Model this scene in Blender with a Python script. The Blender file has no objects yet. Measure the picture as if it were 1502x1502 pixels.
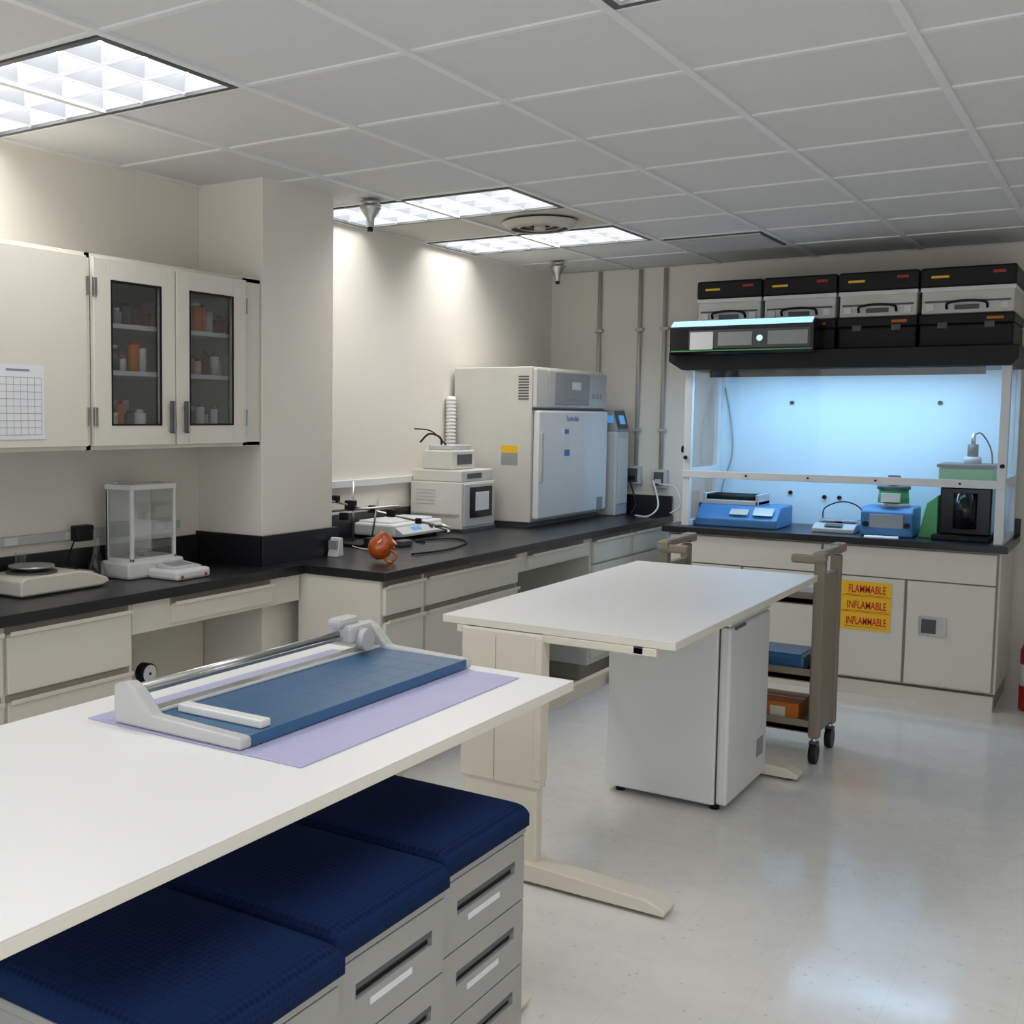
import bpy, bmesh, random
from math import *
from mathutils import Vector, Matrix
random.seed(4)
S=bpy.context.scene
try:
    S.view_settings.view_transform='Standard'; S.view_settings.look='None'
except Exception as e: pass
C=2.633

# ---------------------------------------------------------------- materials
def mat(name,col,rough=.5,metal=0.,noise=.04,scale=8.,spec=.5,emit=None,es=0.,coat=0.,sample=False):
    m=bpy.data.materials.new(name); m.use_nodes=True
    n=m.node_tree.nodes; l=m.node_tree.links; b=n['Principled BSDF']
    b.inputs['Roughness'].default_value=rough; b.inputs['Metallic'].default_value=metal
    b.inputs['Specular IOR Level'].default_value=spec
    b.inputs['Coat Weight'].default_value=coat
    tc=n.new('ShaderNodeTexCoord'); nz=n.new('ShaderNodeTexNoise'); nz.inputs['Scale'].default_value=scale
    nz.inputs['Detail'].default_value=1
    l.new(tc.outputs['Object'],nz.inputs['Vector'])
    mx=n.new('ShaderNodeMix'); mx.data_type='RGBA'
    mx.inputs[6].default_value=(*[c*(1-noise) for c in col],1); mx.inputs[7].default_value=(*[min(1,c*(1+noise)) for c in col],1)
    l.new(nz.outputs['Fac'],mx.inputs[0]); l.new(mx.outputs[2],b.inputs['Base Color'])
    if emit:
        b.inputs['Emission Color'].default_value=(*emit,1); b.inputs['Emission Strength'].default_value=es
    if not sample:
        try: m.cycles.emission_sampling='NONE'
        except Exception: pass
    return m
def glassmat(name,tint=(1,1,1),mixf=.12,fr=.5):
    m=bpy.data.materials.new(name); m.use_nodes=True
    n=m.node_tree.nodes; l=m.node_tree.links; n.remove(n['Principled BSDF'])
    t=n.new('ShaderNodeBsdfTransparent'); t.inputs[0].default_value=(*tint,1)
    g=n.new('ShaderNodeBsdfGlossy'); g.inputs['Roughness'].default_value=.03
    f=n.new('ShaderNodeLayerWeight'); f.inputs[0].default_value=.35
    mm=n.new('ShaderNodeMath'); mm.operation='MULTIPLY_ADD'; mm.inputs[1].default_value=fr; mm.inputs[2].default_value=mixf*.3
    mx=n.new('ShaderNodeMixShader'); l.new(f.outputs['Fresnel'],mm.inputs[0]); l.new(mm.outputs[0],mx.inputs[0])
    l.new(t.outputs[0],mx.inputs[1]); l.new(g.outputs[0],mx.inputs[2]); l.new(mx.outputs[0],n['Material Output'].inputs[0])
    return m
wallm=mat('wall_paint',(.80,.765,.685),.75,noise=.02,scale=2)
cabm=mat('cabinet_enamel',(.74,.71,.63),.38,noise=.02,scale=3)
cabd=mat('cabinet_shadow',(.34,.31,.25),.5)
cabin=mat('cabinet_interior',(.62,.61,.57),.6)
blackc=mat('black_epoxy_counter',(.012,.012,.015),.30,noise=.3,scale=60)
blackp=mat('black_plastic',(.008,.008,.009),.5,spec=.3)
blackg=mat('black_gloss',(.008,.008,.01),.15,spec=.4)
whitel=mat('white_laminate',(.87,.87,.87),.36,noise=.01)
edgel=mat('cream_edge',(.76,.73,.66),.4,noise=.02)
beigem=mat('beige_powdercoat',(.74,.70,.60),.45,noise=.02)
taupem=mat('taupe_plastic',(.27,.23,.175),.55)
whitem=mat('white_enamel',(.80,.81,.82),.3,noise=.015)
whitep=mat('white_plastic',(.76,.76,.75),.4)
creamp=mat('cream_plastic',(.72,.69,.60),.45)
offw=mat('offwhite_plastic',(.66,.65,.60),.45)
greyp=mat('grey_plastic',(.33,.34,.35),.45)
dgreyp=mat('dark_grey_plastic',(.08,.083,.088),.45)
lgrey=mat('light_grey_plastic',(.54,.55,.55),.45)
steelp=mat('pedestal_grey_steel',(.36,.36,.35),.45,noise=.03)
metal=mat('brushed_metal',(.6,.6,.6),.3,metal=1.)
zinc=mat('galvanised_conduit',(.52,.51,.47),.5,metal=.3)
bluep=mat('blue_plastic',(.05,.20,.46),.4)
bluebd=mat('cutter_blue_board',(.028,.115,.25),.30,noise=.1,scale=5)
blueln=mat('cutter_grid_line',(.10,.20,.33),.4)
purple=mat('lilac_mat',(.47,.47,.70),.5,noise=.03)
purpln=mat('mat_grid_line',(.60,.60,.76),.5)
greenp=mat('green_plastic',(.10,.42,.16),.4)
redp=mat('red_enamel',(.42,.02,.015),.3)
orangep=mat('orange_card',(.60,.17,.02),.6)
yellow=mat('yellow_label',(.95,.55,.02),.5)
redink=mat('red_ink',(.65,.03,.01),.6)
paper=mat('paper',(.78,.79,.82),.7,noise=.02)
ink=mat('ink_lines',(.25,.27,.33),.7)
screenb=mat('blue_screen',(.05,.15,.3),.2,emit=(.10,.35,.8),es=.6)
screenw=mat('grey_screen',(.3,.33,.36),.2)
ledblue=mat('blue_led_edge',(.4,.7,1),.3,emit=(.35,.65,1.),es=1.3)
hoodlamp=mat('hood_lamp',(.8,.9,1),.3,emit=(.38,.68,1.0),es=24.,sample=True)
hoodpanel=mat('hood_panel_lit_blue',(.64,.81,.90),.35,noise=.02)  # white panel; pale blue base colour carries part of the hood's blue glow
hoodframe=mat('hood_white_frame',(.76,.79,.82),.35)
amber=mat('amber_glass',(.55,.10,.01),.10,noise=.4,scale=25,coat=.8)
brownb=mat('brown_bottle',(.09,.03,.012),.2)
tilem=mat('ceiling_tile',(.72,.72,.71),.85,noise=.03,scale=40)
ventile=mat('vent_tile',(.60,.58,.51),.7)
gridm=mat('ceiling_grid_paint',(.82,.82,.81),.5)
lampB=mat('troffer_lamp_bright',(.5,.5,.5),.4,emit=(1,.98,.95),es=18.,sample=True)
glowD=mat('troffer_reflector_glow',(.12,.12,.12),.4,emit=(.82,.88,.98),es=.62)  # facets are no lamps; emission stands in for the light they reflect
glowM=mat('troffer_reflector_glow_mid',(.12,.12,.12),.4,emit=(.9,.94,1.),es=.78)  # brighter facets and louver bars, reflected light again put in as emission
glass=glassmat('clear_glass',(.97,.98,.98),fr=.3)
glassd=glassmat('cabinet_glass',(.84,.85,.86),fr=.25)
glassh=glassmat('sash_glass',(.98,.99,1.),fr=.25)
fab=bpy.data.materials.new('navy_fabric'); fab.use_nodes=True
n=fab.node_tree.nodes; l=fab.node_tree.links; b=n['Principled BSDF']; b.inputs['Roughness'].default_value=.95
b.inputs['Specular IOR Level'].default_value=.1
tc=n.new('ShaderNodeTexCoord'); v=n.new('ShaderNodeTexVoronoi'); v.inputs['Scale'].default_value=70; v.inputs['Randomness'].default_value=.1
l.new(tc.outputs['Object'],v.inputs['Vector']); r=n.new('ShaderNodeValToRGB')
r.color_ramp.elements[0].position=.2; r.color_ramp.elements[0].color=(.006,.012,.045,1)
r.color_ramp.elements[1].position=.6; r.color_ramp.elements[1].color=(.008,.023,.085,1)
l.new(v.outputs['Distance'],r.inputs[0]); l.new(r.outputs[0],b.inputs['Base Color'])
flm=bpy.data.materials.new('vinyl_tile_floor'); flm.use_nodes=True
n=flm.node_tree.nodes; l=flm.node_tree.links; b=n['Principled BSDF']; b.inputs['Roughness'].default_value=.17
tc=n.new('ShaderNodeTexCoord'); br=n.new('ShaderNodeTexBrick'); br.offset=0; br.inputs['Scale'].default_value=1
br.inputs['Brick Width'].default_value=.305; br.inputs['Row Height'].default_value=.305; br.inputs['Mortar Size'].default_value=.0009
br.inputs['Color1'].default_value=(.775,.77,.75,1); br.inputs['Color2'].default_value=(.77,.762,.742,1); br.inputs['Mortar'].default_value=(.69,.68,.655,1)
l.new(tc.outputs['Object'],br.inputs['Vector'])
v=n.new('ShaderNodeTexVoronoi'); v.inputs['Scale'].default_value=20; l.new(tc.outputs['Object'],v.inputs['Vector'])
nz=n.new('ShaderNodeTexNoise'); nz.inputs['Scale'].default_value=14; nz.inputs['Detail'].default_value=3; l.new(tc.outputs['Object'],nz.inputs['Vector'])
cr=n.new('ShaderNodeValToRGB'); cr.color_ramp.elements[0].position=.08; cr.color_ramp.elements[0].color=(.84,.82,.79,1); cr.color_ramp.elements[1].position=.14; cr.color_ramp.elements[1].color=(1,1,1,1)
l.new(v.outputs['Distance'],cr.inputs[0])
c2=n.new('ShaderNodeValToRGB'); c2.color_ramp.elements[0].position=.3; c2.color_ramp.elements[0].color=(.97,.967,.963,1); c2.color_ramp.elements[1].position=.6; c2.color_ramp.elements[1].color=(1.02,1.02,1.02,1)
l.new(nz.outputs['Fac'],c2.inputs[0])
m1=n.new('ShaderNodeMix'); m1.data_type='RGBA'; m1.blend_type='MULTIPLY'; m1.inputs[0].default_value=1
m2=n.new('ShaderNodeMix'); m2.data_type='RGBA'; m2.blend_type='MULTIPLY'; m2.inputs[0].default_value=1
l.new(br.outputs['Color'],m1.inputs[6]); l.new(cr.outputs[0],m1.inputs[7]); l.new(m1.outputs[2],m2.inputs[6]); l.new(c2.outputs[0],m2.inputs[7]); l.new(m2.outputs[2],b.inputs['Base Color'])
n3=n.new('ShaderNodeTexNoise'); n3.inputs['Scale'].default_value=5; n3.inputs['Detail'].default_value=1; l.new(tc.outputs['Object'],n3.inputs['Vector'])
mr=n.new('ShaderNodeMapRange'); mr.inputs[3].default_value=.08; mr.inputs[4].default_value=.20; l.new(n3.outputs['Fac'],mr.inputs[0]); l.new(mr.outputs[0],b.inputs['Roughness'])

# ---------------------------------------------------------------- builder
class G:
    def __init__(s,name,M=None):
        s.name=name; s.bm=bmesh.new(); s.mats=[]; s.M=M
    def mi(s,m):
        if m not in s.mats: s.mats.append(m)
        return s.mats.index(m)
    def _add(s,t,m,smooth=False,M=None):
        i=s.mi(m)
        bmesh.ops.recalc_face_normals(t,faces=t.faces[:])
        for f in t.faces:
            f.material_index=i
            if smooth=='side': f.smooth=len(f.verts)==4
            elif smooth: f.smooth=True
        if M is not None: t.transform(M)
        if s.M is not None: t.transform(s.M)
        me=bpy.data.meshes.new('t'); t.to_mesh(me); t.free(); s.bm.from_mesh(me); bpy.data.meshes.remove(me)
    def box(s,x0,x1,y0,y1,z0,z1,m,bev=0,M=None,seg=2):
        t=bmesh.new(); bmesh.ops.create_cube(t,size=1)
        t.transform(Matrix.Translation(((x0+x1)/2,(y0+y1)/2,(z0+z1)/2))@Matrix.Diagonal((x1-x0,y1-y0,z1-z0,1)))
        if bev: bmesh.ops.bevel(t,geom=t.edges[:],offset=bev,segments=seg,affect='EDGES',profile=.5)
        s._add(t,m,False,M); return s
    def cyl(s,p0,p1,r,m,r2=None,seg=24,M=None):
        p0=Vector(p0);p1=Vector(p1); d=p1-p0; t=bmesh.new()
        bmesh.ops.create_cone(t,cap_ends=True,segments=seg,radius1=r,radius2=r if r2 is None else r2,depth=d.length)
        t.transform(Matrix.Translation((p0+p1)/2)@d.to_track_quat('Z','Y').to_matrix().to_4x4())
        s._add(t,m,'side',M); return s
    def lathe(s,c,prof,m,seg=28,M=None):
        t=bmesh.new(); rings=[]
        for r,z in prof:
            rings.append([t.verts.new((c[0]+r*cos(2*pi*i/seg),c[1]+r*sin(2*pi*i/seg),c[2]+z)) for i in range(seg)])
        for a,b_ in zip(rings,rings[1:]):
            for i in range(seg): t.faces.new((a[i],a[(i+1)%seg],b_[(i+1)%seg],b_[i]))
        s._add(t,m,True,M); return s
    def prism(s,pts,axis,a,b_,m,bev=0,M=None):
        t=bmesh.new()
        def mk(p,v): 
            q=list(p); q.insert(axis,v); return t.verts.new(q)
        A=[mk(p,a) for p in pts]; B=[mk(p,b_) for p in pts]
        t.faces.new(A); t.faces.new(B); k=len(pts)
        for i in range(k): t.faces.new((A[i],A[(i+1)%k],B[(i+1)%k],B[i]))
        bmesh.ops.recalc_face_normals(t,faces=t.faces[:])
        if bev: bmesh.ops.bevel(t,geom=t.edges[:],offset=bev,segments=2,affect='EDGES',profile=.5)
        s._add(t,m,False,M); return s
    def tube(s,pts,r,m,seg=10,smooth=True,M=None):
        P=[Vector(p) for p in pts]
        if smooth and len(P)>2:
            Q=[]
            for i in range(len(P)-1):
                p0=P[max(i-1,0)];p1=P[i];p2=P[i+1];p3=P[min(i+2,len(P)-1)]
                for k in range(8):
                    u=k/8; Q.append(.5*((2*p1)+(-p0+p2)*u+(2*p0-5*p1+4*p2-p3)*u*u+(-p0+3*p1-3*p2+p3)*u**3))
            Q.append(P[-1]); P=Q
        t=bmesh.new(); rings=[]; up=Vector((0,0,1))
        for i,p in enumerate(P):
            d=(P[min(i+1,len(P)-1)]-P[max(i-1,0)]).normalized()
            a=d.cross(up)
            if a.length<1e-3: a=d.cross(Vector((1,0,0)))
            a.normalize(); b_=d.cross(a).normalized()
            rings.append([t.verts.new(p+r*(cos(2*pi*k/seg)*a+sin(2*pi*k/seg)*b_)) for k in range(seg)])
        for A,B in zip(rings,rings[1:]):
            for k in range(seg): t.faces.new((A[k],A[(k+1)%seg],B[(k+1)%seg],B[k]))
        t.faces.new(rings[0]); t.faces.new(rings[-1])
        s._add(t,m,'side',M); return s
    def pillow(s,x0,x1,y0,y1,z0,z1,m,N=28):
        t=bmesh.new(); V={}
        def warp(i): 
            u=-1+2*i/N; return sin(u*pi/2)
        for i in range(N+1):
            for j in range(N+1):
                u=warp(i);w=warp(j)
                h=max(0,(1-abs(u)**20)*(1-abs(w)**20))**.5
                k=.99+.01*h
                V[i,j]=t.verts.new(((x0+x1)/2+u*k*(x1-x0)/2,(y0+y1)/2+w*k*(y1-y0)/2,z0+(z1-z0)*(.45+.47*h)+.08*(z1-z0)*(1-u*u)*(1-w*w)))
        for i in range(N):
            for j in range(N): t.faces.new((V[i,j],V[i+1,j],V[i+1,j+1],V[i,j+1]))
        bd=[V[i,0] for i in range(N+1)]+[V[N,j] for j in range(1,N+1)]+[V[i,N] for i in range(N-1,-1,-1)]+[V[0,j] for j in range(N-1,0,-1)]
        lo=[t.verts.new((v_.co.x,v_.co.y,z0)) for v_ in bd]; k=len(bd)
        for i in range(k): t.faces.new((bd[i],bd[(i+1)%k],lo[(i+1)%k],lo[i]))
        t.faces.new(lo); s._add(t,m,True); return s
    def text(s,body,size,m,M):
        cu=bpy.data.curves.new('tx','FONT'); cu.body=body; cu.size=size; cu.align_x='CENTER'; cu.align_y='CENTER'; cu.extrude=.0006; cu.offset=size*.012
        o=bpy.data.objects.new('tx',cu); S.collection.objects.link(o); bpy.context.view_layer.update()
        me=bpy.data.meshes.new_from_object(o); bpy.data.objects.remove(o)
        t=bmesh.new(); t.from_mesh(me); bpy.data.meshes.remove(me); s._add(t,m,False,M); return s
    def done(s,origin=True):
        bm=s.bm; me=bpy.data.meshes.new(s.name)
        xs=[v.co for v in bm.verts]
        c=Vector(((min(v.x for v in xs)+max(v.x for v in xs))/2,(min(v.y for v in xs)+max(v.y for v in xs))/2,min(v.z for v in xs)))
        bm.transform(Matrix.Translation(-c)); bm.to_mesh(me); bm.free()
        for m in s.mats: me.materials.append(m)
        o=bpy.data.objects.new(s.name,me); o.location=c; S.collection.objects.link(o); return o
def rotz(a,c): return Matrix.Translation(c)@Matrix.Rotation(a,4,'Z')@Matrix.Translation(-Vector(c))
FX=Matrix(((0,0,1,0),(1,0,0,0),(0,1,0,0),(0,0,0,1)))   # text plane -> facing +x (right = +y)
FY=Matrix(((1,0,0,0),(0,0,-1,0),(0,1,0,0),(0,0,0,1)))  # facing -y (right=+x)

# ---------------------------------------------------------------- room (wall behind the viewer left out to let world fill light in)
XL,XR,YF,YB=-3.62,2.6,-2.0,7.66
G('floor').box(XL-.1,XR+.1,YF-.1,YB+.1,-.1,0,flm).done()
G('wall_left').box(XL-.1,XL,YF-.1,YB+.1,0,C+.2,wallm).done()
G('wall_right').box(XR,XR+.1,YF-.1,YB+.1,0,C+.2,wallm).done()
G('wall_back').box(XL,XR,YB,YB+.1,0,C+.2,wallm).done()
G('wall_column').box(XL,-3.235,3.89,4.42,0,C+.01,wallm,.004).done()
G('baseboard_back').box(-.5,XR,YB-.012,YB,0,.1,dgreyp,.002).done()
gx=[-3.61+.61*k for k in range(0,11)]; gy=[2.18+.61*k for k in range(-7,10)]
FIX=[(0,2.18),(0,4.62),(0,5.84),(4,2.18),(0,-.26),(4,-.26),(8,2.18),(8,-.26)]
skip=set()
for k,y in FIX:
    j=round((y-gy[0])/.61); skip|={(k,j),(k+1,j)}
vj=round((5.23-gy[0])/.61); 
g=G('ceiling'); g.box(XL,XR,YF,YB,C+.15,C+.2,tilem)
for i in range(len(gx)):
    for j in range(len(gy)):
        if (i,j) in skip: continue
        x0=max(gx[i],XL)+.004;x1=min(gx[i]+.61,XR)-.004;y0=max(gy[j],YF)+.004;y1=min(gy[j]+.61,YB)-.004
        if x1-x0<.02 or y1-y0<.02: continue
        m=ventile if (i in(0,1) and j==vj) else tilem
        g.box(x0,x1,y0,y1,C+.004,C+.02,m)
g.box(XL,gx[0]+.004,YF,YB,C+.002,C+.02,tilem)
g.done()
g=G('trim_ceiling_grid')
for x in gx: g.box(x-.013,x+.013,YF,YB,C-.006,C+.004,gridm)
for y in gy:
    if y<YF: continue
    for i in range(len(gx)):
        x0=max(gx[i],XL)+.013; x1=min(gx[i]+.61,XR)-.013
        g.box(x0,x1,y-.011,y+.011,C-.002,C+.004,gridm)
g.box(XL,XL+.02,YF,YB,C-.005,C,gridm); g.box(XL,XR,YB-.02,YB,C-.005,C,gridm)
g.done()
def troffer(k,y):
    x0=gx[k]+.016; x1=gx[k]+1.22-.016; y0=y+.016; y1=y+.61-.016
    g=G('troffer_light')
    g.box(x0,x1,y0,y1,C+.075,C+.09,whitem)
    fr=.022
    g.box(x0,x1,y0,y0+fr,C-.007,C+.075,dgreyp); g.box(x0,x1,y1-fr,y1,C-.007,C+.075,dgreyp)
    g.box(x0,x0+fr,y0+fr,y1-fr,C-.007,C+.075,dgreyp); g.box(x1-fr,x1,y0+fr,y1-fr,C-.007,C+.075,dgreyp)
    nx,ny=6,3; ax0,ax1,ay0,ay1=x0+fr,x1-fr,y0+fr,y1-fr
    dx=(ax1-ax0)/nx; dy=(ay1-ay0)/ny; d=.05; zb=C+.003; zt=C+.003+d
    def quad(ps,m):
        t=bmesh.new(); t.faces.new([t.verts.new(p) for p in ps]); g._add(t,m)
    quad([(ax0,ay0,zt+.002),(ax0,ay1,zt+.002),(ax1,ay1,zt+.002),(ax1,ay0,zt+.002)],lampB)
    for i in range(nx):
        for j in range(ny):
            a=ax0+i*dx+.003;b_=ax0+(i+1)*dx-.003;c=ay0+j*dy+.003;e=ay0+(j+1)*dy-.003
            ia,ib,ic,ie=a+dx*.17,b_-dx*.17,c+dy*.17,e-dy*.17
            o=[(a,c,zb),(b_,c,zb),(b_,e,zb),(a,e,zb)]; q=[(ia,ic,zt),(ib,ic,zt),(ib,ie,zt),(ia,ie,zt)]
            for f,m in (((0,1),glowM),((1,2),glowD),((2,3),glowM),((3,0),glowD)):
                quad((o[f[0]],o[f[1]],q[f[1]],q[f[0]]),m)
    for i in range(1,nx): g.box(ax0+i*dx-.004,ax0+i*dx+.004,ay0,ay1,C,C+.02,glowM)
    for j in range(1,ny): g.box(ax0,ax1,ay0+j*dy-.004,ay0+j*dy+.004,C,C+.02,glowM)
    g.done()
for k,y in FIX: troffer(k,y)
cx,cy=gx[1]+.305,5.535
g=G('ceiling_diffuser')
for i,(r0,z) in enumerate(((.20,0),(.155,.012),(.11,.024),(.065,.034))):
    g.lathe((cx,cy,C-.045+z*.6),[(r0,.036),(r0-.02,.012),(r0-.05,.0),(r0-.05,.004),(r0-.018,.016),(r0-.002,.038)],ventile)
g.cyl((cx,cy,C-.012),(cx,cy,C-.001),.19,dgreyp); g.cyl((cx,cy,C-.045),(cx,cy,C-.01),.03,ventile)
g.done()
g=G('ceiling_return_grille'); x0,y0=gx[2]+.03,6.45+.03
g.box(x0,x0+.55,y0,y0+.55,C-.008,C+.003,dgreyp)
for i in range(14): g.box(x0+.01,x0+.54,y0+.02+i*.038,y0+.04+i*.038,C-.015,C-.008,lgrey)
g.box(x0,x0+.55,y0,y0+.015,C-.016,C-.008,lgrey); g.box(x0,x0+.55,y0+.535,y0+.55,C-.016,C-.008,lgrey)
g.done()
for (x,y) in ((-3.12,4.56),(-3.28,7.02)):
    g=G('ceiling_spray_nozzle'); g.cyl((x,y,C-.03),(x,y,C-.008),.035,metal,r2=.05)
    g.lathe((x,y,C-.13),[(.0,0),(.018,0),(.02,.04),(.05,.085),(.055,.1),(.0,.1)],metal); g.cyl((x,y,C-.15),(x,y,C-.12),.014,blackp)
    g.done()
for (x,z0) in ((-3.24,1.0),(-2.94,1.26),(-2.76,1.24)):
    g=G('wall_conduit'); g.cyl((x,YB-.017,z0),(x,YB-.017,C-.008),.014,zinc)
    for z in (1.5,2.2): g.box(x-.03,x+.03,YB-.034,YB-.001,z,z+.02,zinc,.002)
    g.done()
for x,z in ((-2.95,1.13),(-2.76,1.11)):
    g=G('outlet_box'); g.box(x-.055,x+.055,YB-.05,YB-.001,z,z+.125,lgrey,.004)
    g.box(x-.035,x+.035,YB-.055,YB-.05,z+.015,z+.11,dgreyp,.001); 
    g.box(x-.02,x+.02,YB-.08,YB-.055,z+.03,z+.06,blackp if x<-2.8 else lgrey,.004); g.done()
g=G('trim_wall_raceway'); g.box(XL+.001,XL+.03,4.43,6.0,1.20,1.24,whitep,.003); g.done()

# ---------------------------------------------------------------- left base cabinets
def drawer(g,x,y0,y1,z0,z1,m=cabm):
    g.box(x,x+.018,y0,y1,z0,z1-.03,m,.002)
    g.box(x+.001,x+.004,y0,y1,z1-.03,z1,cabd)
    g.prism([(x+.002,z1-.032),(x+.034,z1-.026),(x+.036,z1-.012),(x+.030,z1-.012),(x+.026,z1-.020),(x+.002,z1-.024)],1,y0+.004,y1-.004,m)
def carcass(g,x0,x1,y0,y1,z1=.878):
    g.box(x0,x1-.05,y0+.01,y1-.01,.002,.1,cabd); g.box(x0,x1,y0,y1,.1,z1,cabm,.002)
X1=-3.135
g=G('base_cabinet'); carcass(g,XL+.003,X1,1.2,2.995)
for a,b_ in ((1.22,2.39),(2.41,2.975)):
    z=.872
    for h in (.235,.245,.245): drawer(g,X1,a,b_,z-h+.008,z); z-=h
g.done()
g=G('knee_space_desk'); g.box(XL+.003,XL+.03,2.997,3.885,.002,.878,cabm)
g.box(X1-.035,X1,2.997,4.035,.755,.878,cabm,.002); drawer(g,X1,3.2,3.82,.775,.872)
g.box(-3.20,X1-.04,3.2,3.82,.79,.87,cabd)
g.done()
g=G('vacuum_pump_with_gauge')
g.box(-3.42,-3.2,3.12,3.36,.30,.42,dgreyp,.02); g.cyl((-3.31,3.15,.36),(-3.31,3.36,.36),.07,greyp)
for a in (-3.4,-3.22):
    for b_ in (3.14,3.34): g.cyl((a,b_,.0),(a,b_,.31),.012,metal)
g.cyl((-3.31,3.24,.40),(-3.31,3.24,.5),.012,metal); g.cyl((-3.33,3.24,.54),(-3.29,3.24,.54),.042,blackp); g.cyl((-3.29,3.24,.54),(-3.286,3.24,.54),.036,paper)
g.cyl((-3.286,3.24,.54),(-3.284,3.24,.54),.006,blackp)
g.tube([(-3.31,3.24,.47),(-3.30,3.32,.48),(-3.28,3.36,.42)],.008,metal); g.done()
X2=-2.70
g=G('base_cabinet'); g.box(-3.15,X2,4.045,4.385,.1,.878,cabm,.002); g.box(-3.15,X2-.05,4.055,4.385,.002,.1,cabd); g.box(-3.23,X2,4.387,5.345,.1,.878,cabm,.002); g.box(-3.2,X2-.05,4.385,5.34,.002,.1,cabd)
for a,b_,hs in ((4.065,4.38,(.155,.3,.3)),(4.41,5.33,(.155,.3,.3))):
    z=.872
    for h in hs: drawer(g,X2,a,b_,z-h+.008,z); z-=h
g.done()
g=G('knee_space_desk'); g.box(XL+.003,XL+.03,5.36,6.29,.002,.878,cabm); g.box(X2-.035,X2,5.349,6.30,.77,.878,cabm,.002); drawer(g,X2,5.47,6.2,.785,.872); g.done()
g=G('base_cabinet'); carcass(g,-3.25,X2,6.303,7.64)
for a,b_ in ((6.33,6.95),(6.97,7.62)):
    drawer(g,X2,a,b_,.72,.872); g.box(X2,X2+.018,a,b_,.14,.705,cabm,.002); g.box(X2+.018,X2+.03,a+.03,a+.04,.5,.62,metal,.002)
g.done()
g=G('black_countertop')
g.box(XL+.002,-3.10,1.1,3.885,.88,.92,blackc,.003); g.box(-3.23,-3.10,3.885,4.04,.88,.92,blackc)
g.box(-3.23,-2.665,4.03,4.43,.88,.92,blackc,.003); g.box(XL+.002,-2.665,4.43,7.655,.88,.92,blackc,.003)
g.box(XL+.002,XL+.022,1.1,3.86,.92,1.04,blackc,.002); g.box(XL+.002,-3.215,3.865,3.885,.92,1.055,blackc,.002); g.box(-3.232,-3.212,3.865,4.44,.92,1.055,blackc,.002)
g.box(XL+.002,XL+.022,4.425,7.65,.92,1.055,blackc,.002); g.box(XL+.022,-2.67,7.632,7.652,.92,1.055,blackc,.002)
g.done()

# ---------------------------------------------------------------- wall cabinets
XC=-3.245
def hinge(g,y,z): g.box(XC+.018,XC+.03,y-.008,y+.008,z,z+.07,metal,.002)
g=G('wall_cabinet'); g.box(XL+.003,XC,1.6,2.878,1.46,2.19,cabm,.002)
g.box(XC+.001,XC+.024,1.98,2.868,1.475,2.175,cabm,.003); g.box(XC+.001,XC+.024,1.62,1.97,1.475,2.175,cabm,.003); hinge(g,2.865,1.55); hinge(g,2.865,2.03)
g.done()
g=G('wall_calendar'); X=XC+.0255
g.box(X,X+.001,2.30,2.665,1.505,1.765,paper)
for i in range(9): g.box(X+.001,X+.0015,2.32,2.65,1.52+i*.025,1.5215+i*.025,ink)
for i in range(12): g.box(X+.001,X+.0015,2.32+i*.03,2.3212+i*.03,1.52,1.72,ink)
g.box(X+.001,X+.0015,2.50,2.60,1.742,1.75,ink)
g.done()
g=G('glass_door_wall_cabinet'); t=.018
g.box(XL+.003,XL+.02,2.882,3.78,1.46,2.19,cabin); g.box(XL+.003,XC,2.882,2.90,1.46,2.19,cabm); g.box(XL+.003,XC,3.765,3.885,1.46,2.19,cabm,.002)
g.box(XL+.003,XC,2.882,3.885,1.46,1.478,cabm); g.box(XL+.003,XC,2.882,3.885,2.172,2.19,cabm)
for z in (1.745,1.925): g.box(XL+.02,XC-.02,2.90,3.765,z,z+.018,whitem)
for a,b_,ga,gb in ((2.90,3.327,2.985,3.25),(3.335,3.762,3.41,3.68)):
    x0,x1=XC+.002,XC+.024; z0,z1,gz0,gz1=1.475,2.175,1.552,2.098
    g.box(x0,x1,a,ga,z0,z1,cabm,.002); g.box(x0,x1,gb,b_,z0,z1,cabm,.002); g.box(x0,x1,ga,gb,z0,gz0,cabm,.002); g.box(x0,x1,ga,gb,gz1,z1,cabm,.002)
    g.box(x0+.008,x0+.012,ga,gb,gz0,gz1,glassd)
    for q in ((ga,ga+.006,gz0,gz1),(gb-.006,gb,gz0,gz1),(ga,gb,gz0,gz0+.006),(ga,gb,gz1-.006,gz1)): g.box(x1-.004,x1+.002,*q,blackp)
for y in (3.29,3.372):
    g.box(XC+.024,XC+.04,y-.006,y+.006,1.53,1.545,metal); g.box(XC+.024,XC+.04,y-.006,y+.006,1.625,1.64,metal)
    g.box(XC+.036,XC+.05,y-.011,y+.011,1.52,1.65,dgreyp,.004); g.box(XC+.0365,XC+.0515,y+.002,y+.009,1.525,1.645,metal)
for y in (2.905,3.76): hinge(g,y,1.55); hinge(g,y,2.03)
g.done()
g=G('bottles_and_jars')
cols=[whitep,whitem,brownb,paper,orangep,dgreyp,brownb,lgrey,greyp]
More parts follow.
